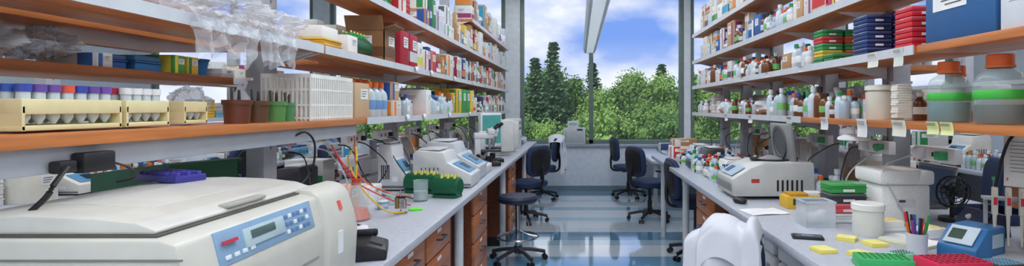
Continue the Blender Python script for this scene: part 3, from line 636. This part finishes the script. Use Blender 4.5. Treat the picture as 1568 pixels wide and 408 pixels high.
for x,y,r_ in[(.98,2.14,.2),(1.17,2.33,.9),(1.24,2.24,.1),(1.10,2.08,.5)]:
    b=B('sticky_note_pad'); b.box(0,0,.006,.075,.075,.012,NOTE,.001); b.box(.003,.003,.0135,.074,.074,.002,M((242,232,140),.7),rot=(0,.02,.05)); b.done((x,y,.92),r_)
b=B('notebook'); b.box(0,0,.005,.15,.2,.01,M((238,234,180),.7),.002); b.box(0,0,.0115,.148,.198,.002,M((240,240,235),.7)); b.done((1.42,2.28,.92),.5)
b=B('paper_sheet'); b.sheet(lambda u,v:(.22*(u-.5),.17*(v-.5),.002+.004*abs(sin(u*4))),10,8,M((240,240,242),.8)); b.done((1.02,2.95,.92),.2)
b=B('computer_mouse'); b.pillow(0,0,.017,.06,.1,.034,DK,.8); b.box(0,.03,.03,.004,.03,.006,RED); b.done((.97,3.22,.92),.4)
b=B('pen_cup'); b.lathe([(0,.003),(.034,0),(.038,.085),(.035,.085),(.031,.006),(0,.006)],M((205,210,220),.25),seg=20)
for i in range(12):
    a=i*.75; c=[RED,BLUE,DK,RED,ORANGE,M((150,60,140),.4),DK,GREEN,WHT,RED,BLUE,DK][i]; b.cyl(.016*cos(a),.016*sin(a),.008,.005,.12+.012*(i%4),c,seg=8,rot=(-.18*sin(a),.18*cos(a),0))
b.done((1.33,2.10,.92))
b=B('timer_unit'); bl=M((45,110,165),.4); b.prism([(-.11,.0),(.11,0),(.11,.12),(-.02,.12),(-.11,.05)],'y',-.07,.07,bl,.008); b.box(-.066,0,.092,.09,.1,.004,M((190,205,215),.3),rot=(0,-.66,0)); b.box(-.066,.015,.095,.05,.05,.003,M((60,80,70),.2),rot=(0,-.66,0)); b.box(.045,-.071,.07,.08,.002,.05,M((180,200,215),.4)); b.done((1.52,2.07,.92),.5)
def openrack(x,y,z,sx,sy,h,c,name,rz=0,nx=6,ny=4,hole=DK):
    b=B(name); m=M(c,.45); b.box(0,0,h/2,sx,sy,h,m,.004); b.box(0,0,h*.2,sx*1.04,sy*1.04,h*.2,m,.002)
    for i in range(nx):
        for j in range(ny): b.cyl((i-(nx-1)/2)*sx*.9/nx,(j-(ny-1)/2)*sy*.9/ny,h,sx*.3/nx,.0015,hole,seg=8)
    return b.done((x,y,z),rz)
openrack(1.28,1.83,.92,.2,.12,.06,(215,40,80),'tube_rack',.1,8,5,M((120,20,40),.5)); openrack(1.10,1.93,.92,.18,.1,.04,(60,180,105),'tube_rack',-.2,8,4,M((30,120,60),.5)); openrack(1.22,2.02,.92,.08,.06,.03,(150,225,190),'tube_rack',.3)
openrack(1.45,2.52,.92,.12,.09,.05,(240,240,235),'pipette_tip_box',.1,8,6,M((240,205,60),.5)); openrack(1.56,2.38,.92,.12,.09,.045,(235,238,240),'pipette_tip_box',.3,8,6,NOTE)
openrack(1.45,1.83,.92,.12,.09,.05,(60,62,66),'pipette_tip_box',.2,8,6,M((120,170,200),.5)); openrack(1.40,2.72+.14,.92,.1,.08,.05,(90,110,200),'pipette_tip_box',.0,6,5,NOTE)
def pipette_stand(x,y,z,rz,n=6):
    b=B('pipette_stand'); G=M((180,183,188),.4); b.box(0,0,.008,.14,.28,.016,G,.004); b.box(.05,-.12,.12,.012,.012,.22,G); b.box(.05,.12,.12,.012,.012,.22,G); b.box(.03,0,.225,.05,.27,.012,G,.003)
    for i in range(n):
        yy=-.105+i*.042; m=M((214,210,196),.4); z0=-.05
        b.box(-.01,yy,.27+z0,.02,.02,.11,m,.006); b.cyl(-.01,yy,.325+z0,.006,.025,M((120,120,125),.4),seg=10); b.cyl(-.01,yy,.35+z0,.010,.012,[RED,M((200,60,150),.4),YEL,BLUE,ORANGE,GREEN][i%6],seg=12); b.cyl(-.01,yy,.10+z0,.003,.12,m,r2=.007,seg=10); b.box(-.024,yy,.30+z0,.02,.012,.02,m,.004); b.box(-.021,yy,.27+z0,.002,.012,.03,RED)
    return b.done((x,y,z),rz)
pipette_stand(1.70,2.02,.92,1.15)
b=B('desk_fan'); b.cyl(0,0,0,.06,.02,DK); b.cyl(0,0,.02,.01,.08,DK)
for rr in(.03,.05,.075): b.tube([(rr*cos(a*pi/8),-.03,.15+rr*sin(a*pi/8)) for a in range(17)],.003,DK,sub=1)
b.tube([(.08*cos(a*pi/8),0,.15+.08*sin(a*pi/8)) for a in range(17)],.006,DK,sub=1)
for i in range(12): b.tube([(0,-.035,.15),(.05*cos(i*pi/6),-.034,.15+.05*sin(i*pi/6)),(.08*cos(i*pi/6),0,.15+.08*sin(i*pi/6))],.0015,DK,n=4,sub=1)
b.cyl(0,.0,.15,.03,.05,DK,rot=(-pi/2,0,0))
for i in range(4): b.box(.035*cos(i*pi/2),.0,.15+.035*sin(i*pi/2),.045,.004,.03,M((80,90,110),.3),rot=(.4,-i*pi/2,0))
b.done((1.9,2.72,.92))
b=B('vortex_mixer'); b.prism([(-.08,0),(.08,0),(.07,.1),(-.03,.12),(-.08,.06)],'y',-.07,.07,M((50,60,85),.4),.01); b.cyl(.02,0,.11,.025,.03,DK); b.cyl(-.06,0,.08,.012,.012,WHT,rot=(0,-.6,0)); b.done((1.83,2.42,.92))
instrument(2.05,2.2,.92,.26,.24,.26,-1,(130,135,145),name='gel_imager')
b=B('laptop_computer'); b.box(0,0,.01,.24,.34,.018,M((80,82,88),.35),.004); b.box(-.01,0,.02,.15,.3,.002,DK); b.box(.145,0,.125,.012,.34,.23,M((130,132,138),.35),.004,rot=(0,.25,0)); b.box(.137,0,.125,.004,.3,.19,M((60,80,110),.2,emit=.2),rot=(0,.25,0)); b.done((1.98,3.2,.92))
b=B('task_lamp'); b.lathe([(0,.03),(.04,.028),(.075,.012),(.078,0),(.07,-.004),(0,-.004)],WHT,seg=28); b.cyl(0,0,.028,.008,.05,WHT,seg=10); b.done((1.45,2.82,1.33))
PAP=M((226,224,212),.8)
b=B('hanging_paper_pad')
for i in range(14): b.box(0,0,-.02-i*.011,.06+.004*(i%3),.05,.010,PAP,rot=(0,0,.05*(i%4-1.5)))
b.box(0,0,-.01,.07,.05,.01,STEEL); b.done((1.45,2.40,1.622))
def note(x,y,z,w,h,c,rz=0,name='paper_note',n=0):
    b=B(name); b.sheet(lambda u,v:(.006*sin(v*2.5),w*(u-.5),-h*v),4,8,M(c,.8))
    for i in range(n): b.box(-.003,0,-h*.15-i*h*.07,.001,w*.7,.002,M((90,90,95),.8))
    return b.done((x,y,z),rz)
for y,w_,h_,c in[(2.3,.1,.07,(228,226,212)),(2.08,.07,.05,(225,235,170)),(2.6,.09,.09,(226,226,226)),(2.0,.07,.05,(235,240,170)),(3.0,.09,.07,(225,225,228)),(3.5,.1,.05,(240,240,235)),(4.3,.1,.07,(240,240,240)),(5.0,.1,.07,(240,240,235))]: note(1.374,y,1.445,w_,h_,c,n=3)
for y,w_,h_,c in[(2.5,.09,.07,(230,228,215)),(2.3,.07,.08,(215,220,210)),(3.3,.08,.035,(240,240,240)),(3.9,.08,.035,(240,240,240)),(4.5,.08,.035,(240,240,240))]: note(1.371,y,Z2+.003,w_,h_,c,n=2)
for y in(3.7,4.1,4.9,5.8,6.6): note(-1.19,y,1.452,.07,.035,(240,240,240)); note(-1.19,y+.2,1.80,.07,.035,(240,240,240))
note(1.66,1.98,1.40,.14,.2,(222,222,216),.6,n=9)
fill(1.2,.36,.92,3.8,4.6,.2,['tubes','bottles','tips','inst'],81,-1); fill(1.2,.36,.92,4.65,6.4,.24,['inst','bottles','tubes','carton','jar'],82,-1)
fill(1.56,.16,.92,3.25,6.4,.26,['bottles','jar','tips','bottles'],83,-1)
fill(2.05,.35,.92,3.5,6.4,.35,['inst','bottles','carton'],84,1); fill(2.1,.25,.92,1.2,1.8,.3,['inst'],85,1)
fill(3.85,.4,.92,1.2,4.0,.35,['inst','bottles','carton','jar'],86,-1); fill(3.85,.4,.92,4.0,5.2,.2,['bottles'],90,-1); fill(3.85,.4,.92,5.2,8.5,.35,['inst','bottles','carton','jar'],91,-1)
fill(4.15,.26,1.4,1.2,8.4,.26,['bottles','carton','color','tips'],87,-1)
b=B('plastic_tray'); b.box(0,0,.004,.24,.3,.008,NAVY,.002)
for q in(-1,1): b.box(q*.12,0,.03,.008,.3,.05,NAVY,.002); b.box(0,q*.15,.03,.24,.008,.05,NAVY,.002)
b.done((2.15,2.75,.92))
fill(1.5,.4,.76,7.5,9.3,.18,['low','binders','low','inst'],88,-1)
b=B('incubator'); b.box(0,0,.15,.40,.26,.3,M((206,210,212),.45),.012); b.box(0,-.132,.14,.34,.006,.2,M((186,192,195),.4),.004); b.box(-.15,-.14,.16,.015,.02,.08,GREY); b.box(.1,-.133,.27,.1,.006,.03,M((60,70,80),.3)); b.box(-.02,0,.36,.2,.18,.12,M((225,228,230),.5),.01); b.box(-.02,-.092,.37,.14,.004,.05,M((180,190,200),.4)); b.done((-.09,9.71,.83))
# ---------------------------------------------------------------- chairs
def star(b,r=.28,m=DK):
    for i in range(5):
        a=i*2*pi/5+.3; c,s_=cos(a),sin(a)
        b.tube([(c*.02,s_*.02,.12),(c*r*.5,s_*r*.5,.105),(c*r,s_*r,.075)],.019,m,n=8)
        for q in(-1,1): b.cyl(c*r-s_*q*.012-s_*.008*q,s_*r+c*q*.012+c*.008*q,.026,.026,.018,DK,seg=12,rot=(pi/2,0,a)) 
        b.cyl(c*r,s_*r,.03,.008,.05,DK,seg=8)
    b.cyl(0,0,.08,.035,.07,m)
def chair(x,y,rz,h=.5,arms=True,bt=.95,name='office_chair',w=1.0):
    b=B(name); star(b); b.cyl(0,0,.14,.022,h-.2,DK); b.cyl(0,0,.14,.03,.12,DK)
    b.box(0,0,h-.055,.2,.24,.03,DK,.006); b.pillow(0,0,h,.5*w,.47*w,.09,NAVY,.5,nu=28,nv=14)
    b.tube([(0,-.1,h-.05),(0,-.27,h-.03),(0,-.30,h+.12),(0,-.27,bt-.15)],.018,DK,n=8)
    b.pillow(0,-.25,bt-.19,.44*w,.08,.40,NAVY,.55,bend=.55,rot=(.08,0,0),nu=28,nv=16); b.pillow(0,-.275,bt-.19,.38*w,.05,.34,DK,.5,bend=.55,rot=(.08,0,0))
    if arms:
        for q in(-1,1): b.tube([(q*.12,0,h-.05),(q*.28,0,h-.03),(q*.29,-.02,h+.17)],.013,DK,n=8); b.box(q*.29,.02,h+.185,.06,.24,.025,DK,.01)
    return b.done((x,y,0),rz)
def stool(x,y,h=.63,name='lab_stool'):
    b=B(name); star(b,.27,M((60,60,64),.35)); b.cyl(0,0,.14,.024,h-.2,STEEL); b.cyl(0,0,h-.08,.06,.03,DK)
    b.lathe([(0,h-.055),(.17,h-.055),(.19,h-.04),(.195,h-.01),(.18,h+.012),(.1,h+.02),(0,h+.018)],M((38,44,66),.5),seg=30)
    b.ring(0,0,.24,.2,.010,STEEL,32)
    for i in range(4): a=i*pi/2; b.tube([(.02*cos(a),.02*sin(a),.3),(.1*cos(a),.1*sin(a),.26),(.2*cos(a),.2*sin(a),.24)],.007,STEEL,n=6)
    return b.done((x,y,0))
stool(-.60,5.2)
def coat(x,y,rz,w=.40,top=.98,lf=.3,lb=.6,seed=1):
    b=B('lab_coat'); m=M((218,220,228),.9,name='white_cotton',var=.03)
    T=lf+lb+.1
    def f(u,v,ww=w,off=0,ex=0,sd=0):
        d=v*T
        if d<lb: k=lb-d; yy=-.085-ex; zz=top-k
        elif d<lb+.1: a=(d-lb)/.1*pi; k=0; yy=-(.085+ex)*cos(a); zz=top+(.02+ex)*sin(a)
        else: k=d-lb-.1; yy=.085+ex; zz=top-k
        s0=(u-.5)
        s_=off+s0*ww*(1+.35*k)+.02*sin(k*7+seed+sd)*k
        ph=s_*52+seed+sd+1.6*noise.noise(Vector((s_*6,k*2.5,seed+sd)))*2
        amp=(.006+.05*min(k,.45))
        fo=(sin(ph)*.55+noise.noise(Vector((s_*15+sd,k*3.5,seed)))*1.2)
        sg=-1 if yy<0 else 1
        drop=.09*abs(s0*2)**2.2
        return (s_,yy+sg*(amp*(1+fo)+.03*k),zz-drop+.018*noise.noise(Vector((s_*9,k*6,seed+sd)))+.01*sin(s_*25+sd))
    b.sheet(f,90,60,m)
    b.sheet(lambda u,v:f(u,.08+v*.85,w*.26,w*.36,.028,3),30,50,m)
    b.sheet(lambda u,v:f(u,.30+v*.42,w*.5,-w*.12,.02,7),36,40,m)
    b.sheet(lambda u,v:f(u,.52+v*.16,w*.6,0,.034,5),36,16,m)
    return b.done((x,y,0),rz,sharp=80)
chair(-.70,7.02,.9,.5,False,1.0); chair(-.62,8.75,1.5,.5,False,1.0)
chair(.82,8.9,-1.4,.5,False,1.0); chair(.94,7.1,-1.1,.5,True,.98); chair(1.17,5.35,-1.5,.56,False,.98)
chair(-2.72,4.1,1.4,.7,False,1.22); chair(-2.75,6.3,-1.2,.6,True,1.05); chair(3.0,4.2,1.2,.6,True,1.1)
stool(1.22,4.55,.55)
def backpos(x,y,rz,o=-.27): return (x-sin(rz)*o, y+cos(rz)*o)
cx_,cy_,cr_=.765,2.66,-.42
chair(cx_,cy_,cr_,.5,False,.95,w=.80)
p=backpos(cx_,cy_,cr_,-.25); coat(p[0],p[1],cr_,.33,.965,.3,.66,2)
p=backpos(-.62,8.75,1.5,-.25); coat(p[0],p[1],1.5,.42,1.01,.3,.5,5)
# ---------------------------------------------------------------- outdoors
def leafmat(c1,c2,name):
    m=bpy.data.materials.new(name); m.use_nodes=True; nt=m.node_tree; N=nt.nodes; L=nt.links; p=N['Principled BSDF']
    tc=N.new('ShaderNodeTexCoord'); nz=N.new('ShaderNodeTexNoise'); nz.inputs['Scale'].default_value=1.6; nz.inputs['Detail'].default_value=4; L.new(tc.outputs['Object'],nz.inputs[0])
    oi=N.new('ShaderNodeObjectInfo'); ad=N.new('ShaderNodeMath'); ad.operation='MULTIPLY_ADD'; ad.inputs[1].default_value=.35; L.new(oi.outputs['Random'],ad.inputs[0]); L.new(nz.outputs['Fac'],ad.inputs[2])
    r=N.new('ShaderNodeValToRGB'); r.color_ramp.elements[0].position=.4; r.color_ramp.elements[1].position=.9; r.color_ramp.elements[0].color=lin(c1)+(1,); r.color_ramp.elements[1].color=lin(c2)+(1,)
    L.new(ad.outputs[0],r.inputs[0]); L.new(r.outputs[0],p.inputs['Base Color']); p.inputs['Roughness'].default_value=.8; return m
LF=leafmat((66,104,44),(140,174,80),'leaves'); CF=leafmat((56,88,54),(104,138,80),'needles'); BARK=M((80,62,48),.9)
def quads(t,pts):
    for (c,n,s_) in pts:
        a=n.cross(Vector((.3,.2,1))).normalized(); bb=n.cross(a).normalized()
        vs=[t.verts.new(c+s_*(a*i+bb*j)) for i,j in((-1,-.6),(0,-1),(1,0.2),(0,1))]; t.faces.new(vs)
def tree_mesh(seed,H=7,Rr=2.2):
    r=random.Random(seed); b=B('deciduous_tree'); b.cyl(0,0,0,.18,H*.6,BARK,r2=.08,seg=8); t=bmesh.new(); pts=[]
    for k in range(34):
        z=H*r.uniform(.2,.96); rad=Rr*(1-abs(z/H-.5)*1.5); a=r.uniform(0,6.28); d=rad*r.uniform(0,.9); c=Vector((d*cos(a),d*sin(a),z)); br=r.uniform(.28,.7)
        t2=bmesh.new(); bmesh.ops.create_icosphere(t2,subdivisions=2,radius=br*.65); b.merge(t2,LF,Matrix.Translation(c))
        for i in range(330):
            n=Vector((r.gauss(0,1),r.gauss(0,1),r.gauss(0,1))).normalized(); pts.append((c+n*br*r.uniform(.6,1.4),(n+Vector((r.gauss(0,.7),r.gauss(0,.7),r.gauss(0,.7)))).normalized(),r.uniform(.045,.09)))
    quads(t,pts); b.merge(t,LF); return b
def conifer_mesh(seed,H=9,Rr=2.2):
    r=random.Random(seed); b=B('conifer_tree'); b.cyl(0,0,0,.16,H*.97,BARK,r2=.02,seg=8); t=bmesh.new(); pts=[]
    n=40
    for i in range(n):
        z=H*(.06+.92*i/n); rad=Rr*(1-i/n)**.9*r.uniform(.8,1.15)+.06
        for k in range(13):
            a=r.uniform(0,6.28); rr=rad*r.uniform(.55,1.15)
            for q in range(13):
                f=(q+1)/13; c=Vector((cos(a)*rr*f,sin(a)*rr*f,z-rr*f*.22+rr*f*f*.12+r.uniform(-.06,.06))); pts.append((c+Vector((r.gauss(0,.09),r.gauss(0,.09),0)),Vector((r.gauss(0,.6),r.gauss(0,.6),1)).normalized(),.12*(1.15-.4*f)))
    quads(t,pts); b.merge(t,CF); return b
def put(proto,x,y,z,s_,rz,sw=None):
    o=bpy.data.objects.new(proto.name.split('.')[0],proto.data); COL.objects.link(o); o.location=(x,y,z); w_=sw or s_; o.scale=(w_,w_,s_); o.rotation_euler=(0,0,rz); return o
GZ=-3.5
tp=[tree_mesh(k).done((-16+ k*3,34,GZ),flat=True) for k in(1,2,3)]
cp=[conifer_mesh(k).done((0,0,GZ),flat=True) for k in(4,5)]
cp[0].location=(-1.25,25.5,GZ); cp[0].scale=(.8,.8,.93); cp[1].location=(-2.15,26,GZ); cp[1].scale=(.75,.75,.85)
rt=random.Random(5)
for i in range(30):
    x=-14+i*1.05+rt.uniform(-.4,.4); y=rt.uniform(27,34); hh=rt.uniform(.84,1.0)*(1+ (y-28)*.012)
    put(rt.choice(tp),x,y,GZ,hh,rt.uniform(0,6))
for i in range(20):
    x=-9+i*1.0+rt.uniform(-.4,.4); y=rt.uniform(20,24); hh=rt.uniform(.60,.78)
    put(rt.choice(tp),x,y,GZ,hh,rt.uniform(0,6))
for x,y,s_ in[(.9,36,.92),(5.4,35,.9),(8,33,.85),(-6,34,.85),(-9,33,.9),(12,34,.9),(-4.2,34,.9)]: put(cp[rt.randint(0,1)],x,y,GZ,s_,rt.uniform(0,6))
B('lawn').bb(-60,60,11,90,GZ-.2,GZ,leafmat((70,110,50),(110,150,70),'grass')).done()
# ---------------------------------------------------------------- world + sun
W=bpy.data.worlds.new('sky'); S.world=W; W.use_nodes=True; nt=W.node_tree; N=nt.nodes; L=nt.links; bg=N['Background']
tc=N.new('ShaderNodeTexCoord'); mp=N.new('ShaderNodeMapping'); mp.inputs['Scale'].default_value=(2.2,2.2,4.4); mp.inputs['Location'].default_value=(.9,0,.35); nz=N.new('ShaderNodeTexNoise'); nz.inputs['Scale'].default_value=2.2; nz.inputs['Detail'].default_value=7; nz.inputs['Roughness'].default_value=.5
L.new(tc.outputs['Generated'],mp.inputs[0]); L.new(mp.outputs[0],nz.inputs[0])
r=N.new('ShaderNodeValToRGB'); r.color_ramp.elements[0].position=.42; r.color_ramp.elements[1].position=.62; r.color_ramp.elements[0].color=lin((118,158,236))+(1,); r.color_ramp.elements[1].color=lin((240,244,252))+(1,)
L.new(nz.outputs['Fac'],r.inputs[0])
sp=N.new('ShaderNodeSeparateXYZ'); L.new(tc.outputs['Generated'],sp.inputs[0]); hr=N.new('ShaderNodeMapRange'); hr.inputs['From Min'].default_value=.02; hr.inputs['From Max'].default_value=.13; hr.inputs['To Min'].default_value=.55; hr.inputs['To Max'].default_value=0; L.new(sp.outputs['Z'],hr.inputs['Value'])
mx=N.new('ShaderNodeMix'); mx.data_type='RGBA'; L.new(hr.outputs[0],mx.inputs[0]); L.new(r.outputs[0],mx.inputs[6]); mx.inputs[7].default_value=lin((236,242,252))+(1,)
L.new(mx.outputs[2],bg.inputs['Color']); bg.inputs['Strength'].default_value=1.12
sl=bpy.data.lights.new('sun','SUN'); sl.energy=3.0; sl.angle=.05; so=bpy.data.objects.new('sun',sl); COL.objects.link(so); so.rotation_euler=(radians(48),0,radians(-25)); so.location=(0,-5,12)
# ---------------------------------------------------------------- camera
cd=bpy.data.cameras.new('camera'); co=bpy.data.objects.new('camera',cd); COL.objects.link(co); S.camera=co
co.location=(0,0,1.5); co.rotation_euler=(radians(90),0,0); cd.lens=18.75; cd.sensor_width=36; cd.shift_x=-126/1920; cd.shift_y=-48/1920; cd.clip_start=.05; cd.clip_end=300
S.view_settings.view_transform='Standard'
print('objects',len(bpy.data.objects))
